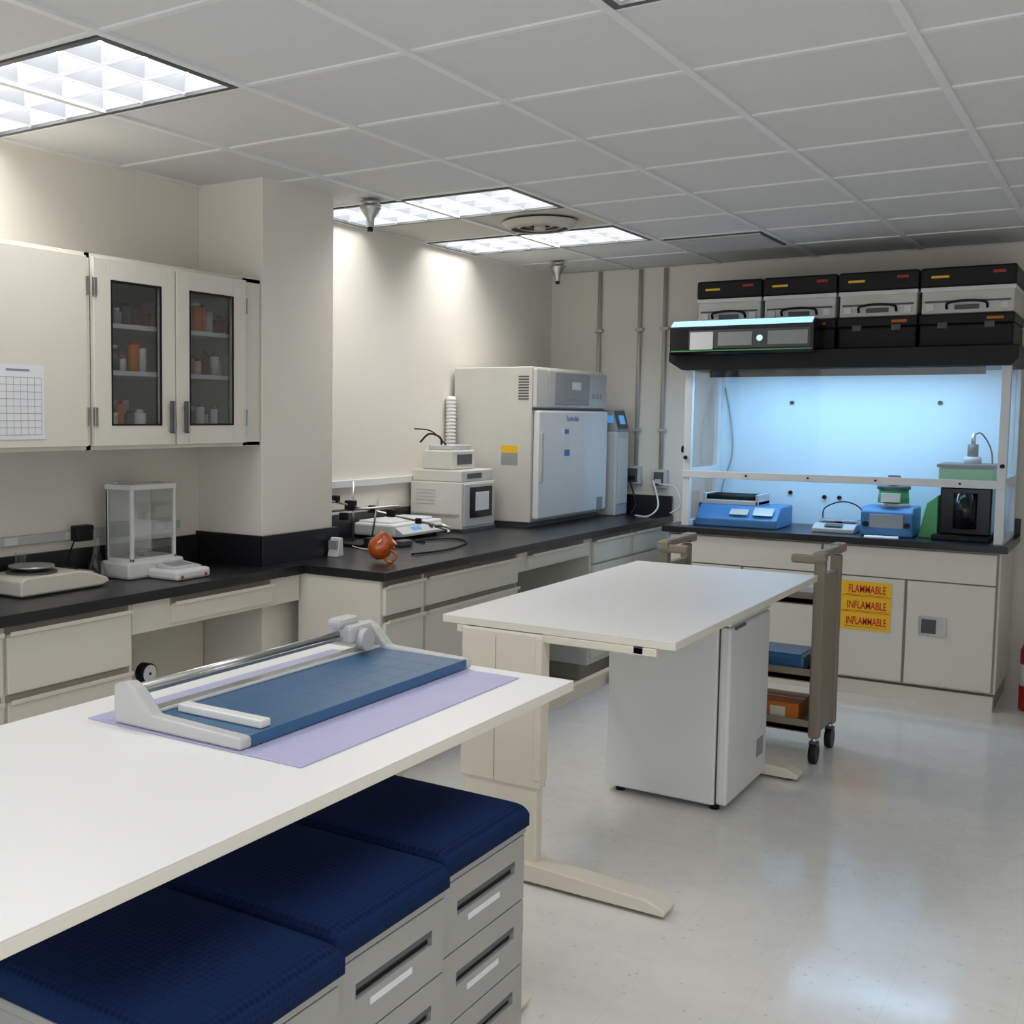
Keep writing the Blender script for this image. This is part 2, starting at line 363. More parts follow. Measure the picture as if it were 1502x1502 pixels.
for z in (1.4795,1.7645,1.9445):
    for (ya,yb) in ((2.99,3.23),(3.41,3.68)):
        y=ya; hmin=.10 if z<1.5 else .045
        while y<yb:
            r=random.uniform(.015,.027); h=random.uniform(hmin,hmin+.06); x=XC-.045-random.uniform(0,.05); c=random.choice(cols)
            g.cyl((x,y+r,z),(x,y+r,z+h),r,c,seg=16); g.cyl((x,y+r,z+h),(x,y+r,z+h+.015),r*.6,random.choice([blackp,whitep,redp,bluep]),seg=12)
            y+=2*r+.004
g.box(XC-.2,XC-.13,3.03,3.22,1.4795,1.65,whitep,.004); g.box(XC-.2,XC-.13,3.46,3.6,1.4795,1.63,whitep,.004)
g.box(XC-.2,XC-.14,2.99,3.1,1.9445,2.07,bluep,.004)
g.done()

# ---------------------------------------------------------------- items on near left counter
Z=.9205
g=G('outlet_raceway'); g.box(XL+.001,XL+.028,1.9,3.74,1.08,1.115,lgrey,.003)
for y in (2.5,2.8,3.1,3.6): g.box(XL+.028,XL+.031,y-.03,y+.03,1.083,1.112,whitep)
g.done()
g=G('plug_adapter'); g.box(XL+.032,XL+.08,3.09,3.18,1.075,1.14,blackp,.008); 
g.tube([(XL+.06,3.09,1.10),(XL+.09,3.06,1.08),(XL+.07,3.05,1.02),(XL+.06,3.05,.97),(XL+.06,3.05,.93)],.0035,blackp); g.done()
g=G('digital_lab_scale')
g.prism([(2.64,Z+.006),(3.03,Z+.006),(3.07,Z+.018),(3.055,Z+.036),(2.97,Z+.066),(2.93,Z+.074),(2.66,Z+.074),(2.64,Z+.06)],0,-3.55,-3.33,creamp,.007)
g.box(-3.54,-3.34,2.65,3.03,Z,Z+.01,dgreyp,.003)
g.cyl((-3.445,2.78,Z+.072),(-3.445,2.78,Z+.095),.03,dgreyp); g.cyl((-3.445,2.78,Z+.095),(-3.445,2.78,Z+.102),.085,metal,seg=40); g.cyl((-3.445,2.78,Z+.075),(-3.445,2.78,Z+.081),.095,dgreyp,seg=40)
Mx=Matrix.Translation((-3.435,3.0,Z+.058))@Matrix.Rotation(radians(-19),4,'X'); g.box(-.06,.0,-.03,.015,0,.004,dgreyp,M=Mx)
for i in range(3): g.box(.02+i*.026,.04+i*.026,-.02,.0,0,.004,greyp,M=Mx)
g.done()
g=G('analytical_balance')
g.box(-3.535,-3.36,3.20,3.52,Z,Z+.07,whitep,.012); g.box(-3.36,-3.19,3.30,3.50,Z,Z+.042,whitep,.012)
Mx=Matrix.Translation((-3.275,3.40,Z+.042))@Matrix.Rotation(radians(6),4,'Y'); g.box(-.06,.05,-.08,.08,-.004,.012,lgrey,.004,M=Mx); g.box(-.045,.02,-.055,.055,.012,.0135,screenw,M=Mx)
for y in (3.33,3.47): g.box(-3.20,-3.188,y-.007,y+.007,Z+.008,Z+.02,redp,.002)
hx0,hx1,hy0,hy1,hz0,hz1=-3.53,-3.375,3.23,3.485,Z+.07,Z+.375
for x in (hx0,hx1-.014):
    for y in (hy0,hy1-.014): g.box(x,x+.014,y,y+.014,hz0,hz1,whitep,.002)
g.box(hx0-.003,hx1+.003,hy0-.003,hy1+.003,hz1-.012,hz1+.012,whitep,.004); g.box(hx0,hx1,hy0,hy1,hz0,hz0+.012,whitep)
g.box(hx0,hx0+.01,hy0,hy1,hz0,hz1,whitep)
g.box(hx1-.006,hx1-.003,hy0+.014,hy1-.014,hz0,hz1-.012,glass); g.box(hx0+.014,hx1-.014,hy0+.004,hy0+.007,hz0,hz1-.012,glass); g.box(hx0+.014,hx1-.014,hy1-.007,hy1-.004,hz0,hz1-.012,glass)
g.cyl((-3.455,3.355,hz0+.012),(-3.455,3.355,hz0+.03),.012,metal); g.cyl((-3.455,3.355,hz0+.03),(-3.455,3.355,hz0+.036),.045,metal)
g.box(hx0+.02,hx0+.06,3.23,3.30,hz1+.012,hz1+.022,lgrey,.004)
g.done()
g=G('erlenmeyer_flask'); g.lathe((-3.48,3.135,Z),[(0,.001),(.045,.001),(.048,.008),(.018,.10),(.014,.12),(.014,.20),(.018,.205)],glass); g.done()
g=G('glass_beaker'); g.lathe((-3.572,2.83,Z),[(0,.001),(.02,.001),(.022,.005),(.022,.13),(.024,.134)],glass); g.done()
g=G('desk_timer'); g.prism([(4.335,Z),(4.385,Z),(4.38,Z+.09),(4.36,Z+.09)],0,-3.20,-3.14,whitep,.003)
g.box(-3.193,-3.147,4.333,4.350,Z+.04,Z+.078,screenw); g.done()

# ---------------------------------------------------------------- items on deep counter
g=G('lab_stand_with_clamps')
g.box(-3.42,-3.28,4.72,4.94,Z,Z+.015,blackp,.003); g.cyl((-3.40,4.83,Z+.01),(-3.40,4.83,Z+.33),.007,metal)
g.cyl((-3.52,4.72,Z+.24),(-3.00,5.07,Z+.10),.006,metal); g.cyl((-3.52,4.76,Z+.17),(-3.15,4.90,Z+.21),.006,metal); g.cyl((-3.3,4.86,Z+.02),(-3.26,4.86,Z+.26),.005,metal)
for p,sz in (((-3.40,4.81,.21),.028),((-3.30,4.87,.19),.022),((-3.47,4.77,.24),.022),((-3.22,4.92,.17),.022),((-3.43,4.79,.15),.022),((-3.10,5.0,.13),.016)): g.box(p[0]-sz,p[0]+sz,p[1]-sz*.7,p[1]+sz*.7,Z+p[2]-sz,Z+p[2]+sz*.8,blackp,.005)
g.tube([(-3.03,5.06,Z+.10),(-2.98,5.09,Z+.085),(-2.95,5.06,Z+.07)],.008,metal); g.tube([(-3.03,5.06,Z+.10),(-2.97,5.03,Z+.11),(-2.93,5.06,Z+.09)],.008,metal)
g.tube([(-3.42,4.84,Z+.01),(-3.30,4.70,Z+.006),(-3.15,4.65,Z+.006),(-3.12,4.8,Z+.006)],.003,whitep)
g.box(-3.27,-3.2,4.74,4.84,Z,Z+.05,blackp,.006); g.box(-3.18,-3.12,4.88,4.98,Z,Z+.03,dgreyp,.006)
g.done()
g=G('orange_glass_bowl'); Mx=Matrix.Translation((-2.88,4.31,Z+.068))@Matrix.Rotation(radians(38),4,'Y')@Matrix.Rotation(radians(-20),4,'X')
g.lathe((0,0,0),[(0,-.056),(.03,-.05),(.052,-.025),(.058,0),(.052,.028),(.045,.05),(.05,.066),(.046,.066),(.040,.05),(.048,.028),(.053,0),(.048,-.023),(.028,-.045),(0,-.05)],amber,M=Mx)
g.tube([(.05,0,.03),(.085,0,.03),(.09,0,-.01),(.055,0,-.02)],.007,amber,M=Mx); g.done()
g=G('black_cable'); g.tube([(-2.90,4.62,Z+.006),(-2.86,4.9,Z+.006),(-2.95,5.25,Z+.006),(-3.10,5.35,Z+.006),(-3.2,5.15,Z+.006),(-3.12,5.1,Z+.006)],.005,blackp); g.done()
g=G('hotplate_shaker')
g.box(-3.585,-3.32,5.10,5.62,Z+.015,Z+.085,whitep,.012); g.box(-3.57,-3.37,5.13,5.59,Z+.085,Z+.097,whitem,.004)
g.prism([(-3.33,Z+.015),(-3.27,Z+.02),(-3.27,Z+.035),(-3.33,Z+.075)],1,5.12,5.60,lgrey,.003)
Mx=Matrix.Translation((-3.298,5.3,Z+.055))@Matrix.Rotation(radians(38),4,'Y'); g.box(-.012,.012,-.05,.04,0,.003,screenb,M=Mx); g.cyl((0,.15,0),(0,.15,.012),.014,dgreyp,M=Mx)
for y in (5.14,5.58):
    for x in (-3.57,-3.35): g.cyl((x,y,Z),(x,y,Z+.02),.012,blackp)
g.done()
g=G('gas_chromatograph')
g.box(-3.592,-3.24,5.70,6.11,Z+.015,Z+.29,offw,.006); g.box(-3.585,-3.25,5.71,6.10,Z+.29,Z+.36,offw,.008); 
g.box(-3.53,-3.32,5.73,6.0,Z+.36,Z+.475,offw,.01); g.box(-3.50,-3.34,5.75,5.98,Z+.475,Z+.505,lgrey,.006)
g.box(-3.242,-3.232,5.72,6.09,Z+.03,Z+.28,lgrey,.004); g.box(-3.232,-3.226,5.78,6.05,Z+.08,Z+.26,blackg,.004); g.box(-3.226,-3.223,5.84,6.00,Z+.12,Z+.23,paper)
g.box(-3.25,-3.247,5.78,5.95,Z+.31,Z+.34,dgreyp); g.box(-3.32,-3.315,5.78,5.95,Z+.39,Z+.45,dgreyp)
g.box(-3.58,-3.26,5.69,5.70,Z+.10,Z+.11,lgrey); g.box(-3.59,-3.23,5.71,6.10,Z,Z+.016,dgreyp)
for i in range(5): g.box(-3.55,-3.42,5.697,5.70,Z+.16+i*.02,Z+.168+i*.02,lgrey)
g.tube([(-3.44,5.8,Z+.505),(-3.44,5.78,Z+.55),(-3.49,5.74,Z+.57),(-3.54,5.72,Z+.52)],.006,blackp); g.tube([(-3.38,5.76,Z+.50),(-3.46,5.72,Z+.585),(-3.57,5.70,Z+.60)],.004,blackp)
g.done()
x0,x1,y0,y1,z1=-3.595,-3.055,6.21,7.30,1.90
g=G('environmental_chamber')
g.box(x0,x1,y0,y1,Z+.03,z1,offw,.006); g.box(x0+.02,x1-.02,y0+.02,y1-.02,Z,Z+.03,dgreyp)
g.box(x1+.002,x1+.045,y0+.02,y1-.01,Z+.05,1.635,whitem,.012); g.box(x1,x1+.004,y0+.01,y1-.005,1.637,1.65,dgreyp)
g.box(x1,x1+.03,y0+.18,y1-.01,1.655,1.885,lgrey,.006); g.box(x1+.03,x1+.034,y0+.26,y0+.78,1.675,1.87,greyp,.004); g.box(x1+.034,x1+.037,y0+.42,y0+.70,1.71,1.84,screenw); g.box(x1+.037,x1+.038,y0+.50,y0+.64,1.77,1.82,paper)
for y in (y0+.84,y0+.90,y0+.96): g.box(x1+.03,x1+.034,y,y+.03,1.72,1.75,greyp)
g.box(x1,x1+.028,y0+.01,y0+.17,1.655,1.885,offw,.004)
for i in range(9): g.box(x1-.09,x1-.02,y0-.002,y0+.002,1.70+i*.017,1.708+i*.017,dgreyp)
g.box(x1-.20,x1-.09,y0-.002,y0,1.375,1.42,yellow); g.box(x1-.20,x1-.09,y0-.002,y0,1.30,1.374,greyp)
g.box(x1+.045,x1+.047,y0+.36,y0+.46,1.45,1.53,paper); g.box(x1+.045,x1+.047,y0+.37,y0+.47,1.34,1.44,paper); g.box(x1+.047,x1+.048,y0+.38,y0+.46,1.35,1.39,bluep); g.box(x1+.047,x1+.048,y0+.38,y0+.44,1.49,1.52,bluep)
g.box(x1+.045,x1+.046,y1-.18,y1-.08,.98,1.06,greyp)
g.box(x1+.045,x1+.06,y0+.03,y0+.06,1.2,1.5,lgrey,.004)
g.text('Envirolab',.05,bluep,Matrix.Translation((x1+.0455,y0+.5,1.585))@FX)
g.done()
g=G('flexible_duct')
g.cyl((-3.582,6.15,1.40),(-3.582,6.15,1.72),.028,whitep)
for i in range(14): g.lathe((-3.582,6.15,1.405+i*.022),[(.028,0),(.034,.006),(.034,.012),(.028,.018)],whitep,seg=16)
g.cyl((-3.582,6.15,1.28),(-3.582,6.15,1.40),.025,dgreyp); g.done()
g=G('benchtop_freeze_dryer')
g.box(-3.45,-2.96,7.33,7.55,Z,1.50,lgrey,.012); g.prism([(-3.4,1.50),(-2.96,1.50),(-3.0,1.65),(-3.4,1.65)],1,7.34,7.55,greyp,.006)
g.prism([(-2.962,1.52),(-2.957,1.52),(-2.990,1.64),(-2.995,1.64)],1,7.36,7.53,dgreyp); g.prism([(-2.968,1.55),(-2.962,1.55),(-2.978,1.61),(-2.984,1.61)],1,7.40,7.49,screenb)
g.box(-3.04,-2.99,7.337,7.341,1.56,1.61,screenb); g.box(-2.96,-2.955,7.36,7.53,1.0,1.45,offw,.002)
g.done()

# ---------------------------------------------------------------- fume hood bench
HX0,HX1,HY=-2.45,-.60,6.96
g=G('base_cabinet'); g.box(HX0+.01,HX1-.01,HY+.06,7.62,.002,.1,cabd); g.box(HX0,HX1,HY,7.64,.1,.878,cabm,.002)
def front(xa,xb,za,zb): g.box(xa,xb,HY-.02,HY,za,zb,cabm,.003)
g.box(HX0+.01,HX1-.01,HY+.0,HY+.06,.0,.085,cabm)
g.box(-2.44,-.61,HY-.002,HY+.001,.105,.872,cabd)
front(-2.43,-1.525,.70,.868); front(-1.51,-.62,.70,.868)
front(-2.43,-1.985,.11,.692); front(-1.97,-1.525,.11,.692); front(-1.51,-1.07,.11,.692); front(-1.055,-.62,.11,.692)
g.box(-.99,-.85,HY-.028,HY-.02,.39,.50,metal,.003); g.box(-.975,-.90,HY-.032,HY-.028,.405,.485,dgreyp,.002); g.cyl((-.875,HY-.02,.445),(-.875,HY-.04,.445),.018,metal)
g.done()
g=G('flammable_warning_sign'); x0,x1=-1.455,-1.135; Y=HY-.022
g.box(x0,x1,Y-.001,Y,.385,.665,yellow)
for i,tx in enumerate(('FLAMMABLE','INFLAMABLE','INFLAMMABLE')):
    zc=.62-i*.093
    g.text(tx,.048,redink,Matrix.Translation(((x0+x1)/2+.03,Y-.002,zc))@FY@Matrix.Diagonal((.78 if i<2 else .70,1.3,1,1)))
    g.prism([(x0+.022,zc-.018),(x0+.054,zc-.018),(x0+.038,zc+.016)],1,Y-.002,Y-.001,redink)
    if i<2: g.box(x0+.005,x1-.005,Y-.002,Y-.001,zc-.040,zc-.037,redink)
    g.box(x0+.07,x1-.02,Y-.002,Y-.001,zc-.032,zc-.030,redink)
g.done()
g=G('black_countertop'); g.box(HX0-.03,HX1+.03,6.915,7.655,.88,.92,blackc,.003); g.box(HX0-.03,HX1+.03,7.635,7.655,.92,1.02,blackc,.002); g.done()
px0,px1=-2.375,-.60
g=G('ductless_fume_hood')
for x in (px0,px1-.045):
    g.box(x,x+.045,6.975,7.02,Z,1.895,hoodframe,.004); g.box(x,x+.045,7.57,7.62,Z,1.895,hoodframe,.004)
    g.box(x+.018,x+.024,7.02,7.57,Z+.03,1.895,glassh); g.box(x,x+.045,7.02,7.57,Z,Z+.03,hoodframe); g.box(x,x+.045,7.02,7.57,1.24,1.28,hoodframe)
g.box(px0+.045,px1-.045,7.595,7.61,Z+.0,1.895,hoodpanel)
g.box(px0+.0,px1,6.965,6.975,1.225,1.27,hoodframe,.003); g.box(px0+.04,px1-.04,6.978,6.983,1.27,1.895,glassh)
for x in (px0+.02,px1-.02): g.cyl((x,6.955,1.35),(x,6.965,1.35),.012,blackp)
g.cyl((px0-.012,6.99,1.40),(px0,6.99,1.40),.022,blackp)
for x in (-1.98,-1.62,-1.25,-.82): g.cyl((x,6.958,1.248),(x,6.966,1.248),.006,blackp)
for x,z in ((-1.88,1.70),(-1.02,1.70),(-1.87,1.12),(-1.57,1.10),(-1.22,1.09),(-1.66,1.10)): g.cyl((x,7.583,z),(x,7.596,z),.013,blackp)
g.prism([(px0-.085,1.945),(px0+.0,1.892),(px1+.0,1.892),(px1+.035,1.93),(px1+.035,2.0),(px0-.085,2.0)],1,6.90,7.64,blackp,.004)
g.box(px0+.15,px1-.15,7.10,7.22,1.884,1.892,hoodlamp)
g.box(px0+.13,px1-.13,7.05,7.06,1.85,1.893,blackp)
g.tube([(-2.31,7.585,1.80),(-2.26,7.58,1.55),(-2.25,7.575,1.35),(-2.30,7.56,1.15),(-2.31,7.53,.98)],.005,greyp)
g.done()
g=G('filter_control_unit'); a,b_=-2.43,-1.585
g.prism([(6.83,1.995),(6.85,1.98),(6.894,1.98),(6.894,2.003),(7.04,2.003),(7.04,2.178),(6.87,2.178),(6.825,2.148)],0,a,b_,blackg,.003)
g.prism([(6.822,2.150),(6.868,2.181),(6.866,2.187),(6.815,2.154)],0,a+.01,b_-.01,ledblue)
g.box(a+.12,b_-.015,6.820,6.827,2.015,2.125,dgreyp,.003); g.box(a+.13,a+.27,6.815,6.82,2.01,2.115,paper,.001)
g.box(a+.01,b_-.01,6.822,6.83,2.000,2.006,greenp); g.cyl((a+.545,6.812,2.07),(a+.545,6.822,2.07),.02,metal); g.cyl((a+.545,6.810,2.07),(a+.545,6.812,2.07),.016,ledblue)
g.box(a+.30,a+.50,6.815,6.82,2.03,2.11,greyp,.001); g.box(a+.59,b_-.03,6.815,6.82,2.03,2.11,greyp,.001)
g.done()
bx=[-2.35,-1.945,-1.515,-1.08,-.60]
for i in range(4):
    xa,xb=bx[i]+.008,bx[i+1]-.008; ya,yb=7.06,7.6
    g=G('black_storage_case'); g.box(xa,xb,ya,yb,2.002,2.13,blackp,.012); g.box(xa-.004,xb+.004,ya-.006,yb,2.13,2.185,blackp,.008)
    g.box(xb-.13,xb-.05,ya-.009,ya-.006,2.15,2.165,orangep); 
    for k in (.25,.75): xx=xa+(xb-xa)*k; g.box(xx-.025,xx+.025,ya-.012,ya,2.105,2.14,dgreyp,.003)
    g.done()
    g=G('instrument_transport_case'); g.box(xa+.004,xb-.004,ya+.01,yb,2.188,2.325,offw,.01)
    g.box(xa-.002,xb+.002,ya+.0,yb,2.31,2.335,whitep,.004); g.box(xa+.02,xb-.02,ya+.006,ya+.01,2.25,2.26,dgreyp)
    g.box(xa-.004,xb+.004,ya-.004,yb,2.337,2.445,blackp,.012); g.box(xa+.05,xa+.14,ya-.006,ya-.003,2.385,2.398,yellow); g.box(xb-.11,xb-.05,ya-.006,ya-.003,2.40,2.415,redp)
    xm=(xa+xb)/2; g.tube([(xm-.1,ya+.01,2.215),(xm-.09,ya-.012,2.245),(xm,ya-.014,2.255),(xm+.09,ya-.012,2.245),(xm+.1,ya+.01,2.215)],.007,blackp)
    g.box(xm-.06,xm+.06,ya-.0,ya+.01,2.21,2.235,dgreyp,.002); g.box(xa+.03,xa+.07,ya-.002,ya+.01,2.205,2.245,whitep,.003); g.box(xb-.07,xb-.03,ya-.002,ya+.01,2.205,2.245,whitep,.003)
    g.done()
g=G('blue_tube_roller'); x0,x1=-2.315,-1.815
g.prism([(7.06,Z),(7.44,Z),(7.44,Z+.13),(7.16,Z+.13),(7.06,Z+.05)],0,x0,x1,bluep,.008)
g.box(x0+.02,x1-.14,7.17,7.42,Z+.13,Z+.16,lgrey,.006)
for i in range(4): g.cyl((x0+.03,7.20+i*.06,Z+.178),(x1-.15,7.20+i*.06,Z+.178),.016,blackp)
g.box(x0+.01,x0+.03,7.17,7.42,Z+.13,Z+.20,lgrey,.004); g.box(x1-.16,x1-.14,7.17,7.42,Z+.13,Z+.20,lgrey,.004)
Mx=Matrix.Translation(((x1-.09),7.10,Z+.095))@Matrix.Rotation(radians(39),4,'X'); g.box(-.06,.06,-.03,.04,.0,.006,screenw,M=Mx); g.box(-.2,-.09,-.03,.02,0,.006,lgrey,M=Mx)
g.done()
g=G('compact_balance'); g.prism([(7.10,Z),(7.34,Z),(7.34,Z+.05),(7.18,Z+.05),(7.10,Z+.025)],0,-1.62,-1.38,lgrey,.006)
g.box(-1.61,-1.39,7.19,7.33,Z+.062,Z+.07,metal,.003); g.cyl((-1.5,7.26,Z+.05),(-1.5,7.26,Z+.062),.02,blackp)
Mx=Matrix.Translation((-1.5,7.13,Z+.041))@Matrix.Rotation(radians(17),4,'X'); g.box(-.05,.05,-.02,.02,0,.004,dgreyp,M=Mx)
g.tube([(-1.60,7.30,Z+.06),(-1.60,7.35,Z+.13),(-1.50,7.38,Z+.17),(-1.40,7.38,Z+.13),(-1.36,7.36,Z+.01)],.004,blackp); g.done()
g=G('blue_stirrer'); x0,x1=-1.34,-1.06
g.prism([(7.06,Z),(7.34,Z),(7.34,Z+.17),(7.10,Z+.17),(7.06,Z+.14)],0,x0,x1,bluep,.01)
g.box(x0+.05,x1-.05,7.052,7.061,Z+.05,Z+.13,screenw,.003); g.cyl((x0+.03,7.06,Z+.07),(x0+.03,7.045,Z+.07),.016,blackp); g.cyl((x1-.03,7.06,Z+.07),(x1-.03,7.045,Z+.07),.016,blackp)
g.cyl((-1.19,7.2,Z+.17),(-1.19,7.2,Z+.19),.09,lgrey); g.cyl((-1.19,7.2,Z+.19),(-1.19,7.2,Z+.27),.085,greenp,r2=.08); g.cyl((-1.19,7.2,Z+.27),(-1.19,7.2,Z+.29),.09,dgreyp)
g.cyl((-1.19,7.2,Z+.29),(-1.19,7.2,Z+.335),.025,blackp); g.cyl((-1.19,7.2,Z+.335),(-1.19,7.2,Z+.35),.035,blackp); g.box(-1.24,-1.14,7.085,7.12,Z+.2,Z+.25,paper)
g.done()
g=G('viscometer'); x0,x1=-.955,-.675
g.box(x0-.01,x1+.0,7.06,7.40,Z,Z+.03,blackp,.006); g.box(x0+.02,x1,7.12,7.38,Z+.03,Z+.30,blackg,.01); g.box(x0+.01,x1+.005,7.09,7.40,Z+.30,Z+.335,blackp,.006)
g.box(x0+.01,x1+.005,7.09,7.40,Z+.335,Z+.41,greenp,.01); g.box(x0-.0,x1+.01,7.08,7.41,Z+.41,Z+.43,dgreyp,.006)
g.cyl((x0+.16,7.25,Z+.43),(x0+.16,7.25,Z+.47),.045,lgrey); g.cyl((x0+.16,7.25,Z+.47),(x0+.16,7.25,Z+.54),.028,dgreyp); g.cyl((x0+.16,7.25,Z+.54),(x0+.16,7.25,Z+.60),.012,metal)
g.prism([(x0-.09,Z),(x0+.01,Z),(x0+.01,Z+.25),(x0-.05,Z+.2)],1,7.14,7.36,greenp,.006)
g.cyl((x0+.15,7.118,Z+.07),(x0+.15,7.112,Z+.27),.06,blackg); g.tube([(x0+.16,7.25,Z+.59),(x0+.20,7.25,Z+.60),(x0+.25,7.28,Z+.5),(x0+.255,7.3,Z+.35)],.004,blackp)
g.done()
g=G('paper_wipes'); g.box(-1.30,-1.12,6.935,7.03,Z,Z+.008,paper,.002,M=rotz(.15,(-1.2,6.98,0))); g.done()
g=G('adapter_cable'); 
g.tube([(-2.78,7.56,1.16),(-2.70,7.45,1.0),(-2.75,7.40,.927),(-2.85,7.42,.927)],.006,whitep); g.tube([(-2.74,7.56,1.14),(-2.60,7.50,1.12),(-2.56,7.48,1.0),(-2.62,7.46,.95)],.006,whitep); g.tube([(-2.95,7.56,1.16),(-2.88,7.50,1.0),(-2.90,7.45,.927)],.006,blackp); g.done()
g=G('fire_extinguisher'); x,y=-.425,7.15
g.lathe((x,y,0),[(0,.001),(.072,.001),(.078,.012),(.078,.33),(.06,.38),(.025,.40),(.02,.42),(0,.42)],redp); g.cyl((x,y,.42),(x,y,.45),.018,metal)
g.box(x-.02,x+.09,y-.012,y+.012,.46,.472,blackp,.003); g.box(x-.02,x+.10,y-.012,y+.012,.435,.445,blackp,.003); g.tube([(x+.02,y,.44),(x+.07,y-.02,.43),(x+.10,y-.02,.35),(x+.10,y-.02,.15)],.01,blackp)
g.lathe((x,y,.14),[(.0785,0),(.079,.0),(.079,.12),(.0785,.12)],paper); g.done()

# ---------------------------------------------------------------- tables
def table(x0,x1,y0,y1,zt,legs,xc,fx0,fx1,beam):
    g=G('height_adjustable_table')
    g.box(x0,x1,y0,y1,zt-.003,zt,whitel,.001); g.box(x0,x1,y0,y1,zt-.028,zt-.003,edgel,.002)
    for ly in legs:
        ya,yb=(ly,ly+.06)
        g.box(xc-.155,xc+.155,ya,yb,.33,zt-.029,beigem,.008); g.box(xc-.02,xc-.018,ya-.001,ya,.34,zt-.05,cabd)
        g.box(xc+.13,xc+.156,ya-.003,yb+.003,.36,zt-.04,beigem,.004)
        g.box(xc-.145,xc+.145,ya+.006,yb-.006,.04,.34,beigem,.006)
        g.prism([(fx0,.012),(fx0+.02,.05),(xc-.15,.075),(xc+.15,.075),(fx1-.06,.055),(fx1,.03),(fx1-.005,.012)],1,ya-.018,yb+.018,beigem,.005)
        for xx in (fx0+.06,fx1-.05): g.cyl((xx,(ya+yb)/2,0),(xx,(ya+yb)/2,.014),.02,blackp)
        g.box(x0+.06,x1-.06,ya+.01,yb-.01,zt-.055,zt-.029,beigem,.003)
    la,lb=min(legs)+.06,max(legs)
    if beam: g.box(beam-.018,beam+.018,la,lb,.455,.51,beigem,.004)
    for xx in (x0+.12,x1-.12): g.box(xx-.015,xx+.015,la-.05,lb+.05,zt-.05,zt-.029,dgreyp)
    return g.done()
table(-2.025,-1.178,3.44,5.32,.894,[3.425,5.10],-1.785,-2.03,-1.175,-1.86)
table(-2.12,-1.24,.72,2.81,.885,[2.62,.84],-1.86,-2.10,-1.29,None)
g=G('chest_freezer'); x0,x1,y0,y1=-1.83,-1.315,4.50,5.08
g.box(x0,x1-.05,y0,y1,.025,.825,whitem,.008); g.box(x1-.045,x1,y0+.002,y1-.002,.03,.76,whitem,.012); g.box(x1-.05,x1-.001,y0,y1,.765,.825,whitem,.008)
g.box(x1-.05,x1-.044,y0+.01,y1-.01,.03,.82,dgreyp)
g.box(x1,x1+.001,y1-.16,y1-.06,.13,.21,greyp); g.box(x1-.02,x1+.001,y0+.05,y0+.2,.745,.757,dgreyp)
for xx in (x0+.05,x1-.06):
    for yy in (y0+.05,y1-.05): g.cyl((xx,yy,0),(xx,yy,.03),.02,blackp)
g.done()
g=G('utility_cart'); x0,x1,y0,y1=-1.95,-1.165,5.40,5.77
for xa in (x0,x1-.05):
    for ya in (y0,y1-.05): 
        g.box(xa,xa+.05,ya,ya+.05,.12,.95,taupem,.01)
        g.cyl((xa+.025,ya+.025,.085),(xa+.025,ya+.025,.13),.012,metal); g.cyl((xa+.01,ya+.025,.05),(xa+.04,ya+.025,.05),.05,blackp); g.box(xa+.005,xa+.045,ya+.005,ya+.045,.085,.105,dgreyp,.004)
    g.box(xa+.01,xa+.04,y0+.04,y1-.04,.14,.88,taupem,.004)
    g.box(xa-.005,xa+.055,y0-.02,y0+.04,.945,.99,taupem,.01); g.box(xa-.005,xa+.055,y1-.04,y1+.06,.955,1.0,taupem,.01); g.box(xa+.005,xa+.045,y0,y1+.05,.96,.995,taupem,.01)
for ya in (y0-.012,): g.box(x1-.15,x1,ya,ya+.04,.935,.975,taupem,.01); g.box(x0,x0+.15,ya,ya+.04,.935,.975,taupem,.01)
for z in (.14,.38,.74): g.box(x0+.02,x1-.02,y0+.01,y1-.01,z,z+.035,taupem,.006); g.box(x0+.03,x1-.03,y0+.01,y0+.025,z,z+.06,taupem,.003)
g.done()
g=G('blue_storage_tray'); g.box(-1.75,-1.25,5.44,5.72,.417,.49,bluebd,.015); g.box(-1.73,-1.27,5.46,5.70,.485,.495,bluebd,.004); g.done()
g=G('orange_cardboard_box'); g.box(-1.50,-1.27,5.45,5.70,.177,.26,orangep,.003); g.box(-1.40,-1.33,5.449,5.45,.19,.24,creamp); g.box(-1.50,-1.27,5.57,5.58,.26,.261,creamp); g.done()

# ---------------------------------------------------------------- pedestals
def ped(xf,ya,yb):
    g=G('cushioned_file_pedestal'); x0=xf-.52; x1=xf; o=.045
    g.box(x0,x1-.02,ya,yb,.055,.525+o,steelp,.004)
    g.box(x0-.005,x1+.002,ya-.003,yb+.003,.525+o,.545+o,steelp,.005)
    z=.522+o
    for h in (.165,.165,.165):
        a,b_=ya+.004,yb-.004
        z0=z-h+.004; sl0,sl1=z-.085,z-.052; s0,s1=a+.07,b_-.05
        g.box(x1-.02,x1,a,b_,sl1,z,steelp,.0015); g.box(x1-.02,x1,a,b_,z0,sl0,steelp,.0015)
        g.box(x1-.02,x1,a,s0,sl0-.001,sl1+.001,steelp); g.box(x1-.02,x1,s1,b_,sl0-.001,sl1+.001,steelp)
        g.box(x1-.019,x1-.012,s0,s1,sl0,sl1,blackp); g.box(x1-.012,x1-.001,s0,s1,sl1-.012,sl1,dgreyp)
        g.box(x1,x1+.001,s0+.05,s1-.08,sl0-.028,sl0-.014,paper); z-=h
    for xx in (x0+.05,x1-.06):
        for yy in (ya+.05,yb-.05): g.cyl((xx,yy-.01,.028),(xx,yy+.01,.028),.028,blackp); g.cyl((xx,yy,.03),(xx,yy,.056),.01,metal)
    g.pillow(x0-.005,x1+.012,ya-.004,yb+.004,.546+o,.655,fab); return g.done()
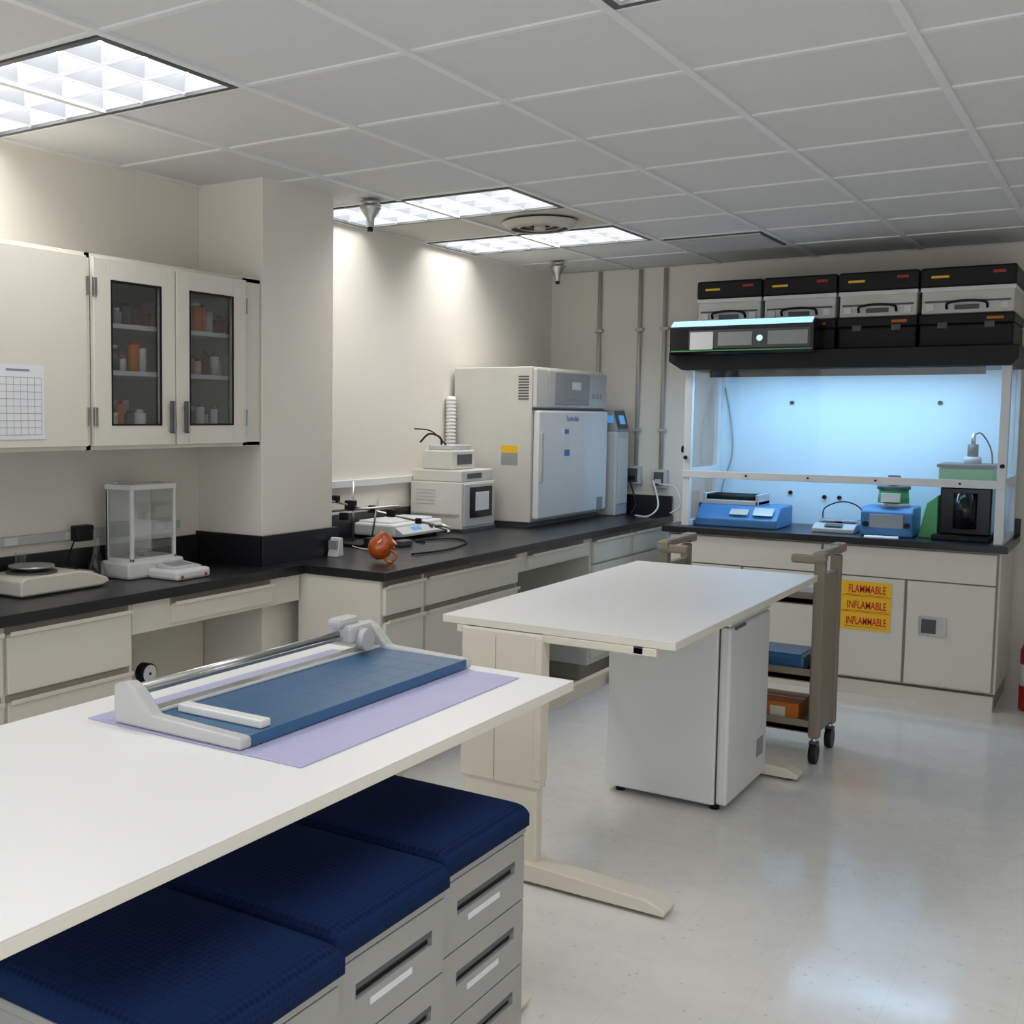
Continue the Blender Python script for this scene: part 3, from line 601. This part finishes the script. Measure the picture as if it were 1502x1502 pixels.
ped(-1.212,2.065,2.475); ped(-1.185,1.63,2.04); ped(-1.15,1.195,1.605)

# ---------------------------------------------------------------- cutting mat & trimmer
g=G('cutting_mat'); g.box(-2.0,-1.37,1.77,2.74,.8855,.8885,purple,.001)
for i in range(12): g.box(-1.99,-1.38,1.82+i*.08,1.821+i*.08,.8885,.8888,purpln)
for i in range(7): g.box(-1.95+i*.09,-1.949+i*.09,1.78,2.73,.8885,.8888,purpln)
g.done()
Zm=.889
g=G('rotary_paper_trimmer')
bx0,bx1,by0,by1=-1.90,-1.54,1.81,2.74
g.box(bx0+.02,bx1,by0,by1,Zm+.012,Zm+.026,bluebd,.003)
for i in range(9): g.box(bx0+.12,bx1-.02,by0+.10+i*.09,by0+.101+i*.09,Zm+.026,Zm+.0263,blueln)
for i in range(3): g.box(bx0+.16+i*.08,bx0+.161+i*.08,by0+.08,by1-.12,Zm+.026,Zm+.0263,blueln)
for (a,b_,s) in ((by0-.035,by0+.005,1),(by1-.005,by1+.035,-1)):
    g.prism([(bx0-.02,Zm),(bx1+.005,Zm),(bx1+.005,Zm+.026),(bx0+.10,Zm+.034),(bx0+.05,Zm+.085),(bx0+.02,Zm+.10),(bx0-.02,Zm+.09)],1,a,b_,lgrey,.007)
g.box(bx1-.004,bx1+.006,by0,by1,Zm+.002,Zm+.028,bluebd,.002)
g.box(bx0+.03,bx0+.075,by0,by1,Zm+.026,Zm+.034,whitep,.002)
g.box(bx0+.01,bx0+.045,by0,by1,Zm+.068,Zm+.078,metal,.002); g.cyl((bx0+.028,by0,Zm+.084),(bx0+.028,by1,Zm+.084),.008,metal)
g.box(bx0+.045,bx0+.075,by0,by1,Zm+.035,Zm+.037,glass)
hy=by1-.10; g.box(bx0-.012,bx0+.075,hy-.05,hy+.06,Zm+.055,Zm+.11,lgrey,.012); g.box(bx0+.0,bx0+.05,hy-.07,hy+.03,Zm+.10,Zm+.13,lgrey,.012); g.cyl((bx0+.075,hy,Zm+.068),(bx0+.10,hy,Zm+.068),.032,lgrey)
g.box(bx0+.10,bx1-.01,by0+.05,by0+.085,Zm+.026,Zm+.045,whitep,.004)
g.done()

# ---------------------------------------------------------------- world, camera
w=bpy.data.worlds.new('World'); S.world=w; w.use_nodes=True; w.node_tree.nodes['Background'].inputs[0].default_value=(.92,.96,1.0,1); w.node_tree.nodes['Background'].inputs[1].default_value=1.35  # cool background added as fill light through the missing front wall
yaw,pitch,roll=-.6047,-.07634,.00795
fwd=Vector((sin(yaw)*cos(pitch),cos(yaw)*cos(pitch),sin(pitch))); r=fwd.cross(Vector((0,0,1))).normalized(); u=r.cross(fwd)
r2=cos(roll)*r+sin(roll)*u; u2=cos(roll)*u-sin(roll)*r
cam=bpy.data.cameras.new('camera'); co=bpy.data.objects.new('camera',cam); S.collection.objects.link(co)
M=Matrix((r2,u2,-fwd)).transposed().to_4x4(); M.translation=Vector((0,0,1.6)); co.matrix_world=M
cam.sensor_width=36; cam.lens=1654/1502*36; cam.shift_x=(751-532)/1502; cam.shift_y=-(751-735)/1502; cam.clip_start=.05
S.camera=co
print("DONE")
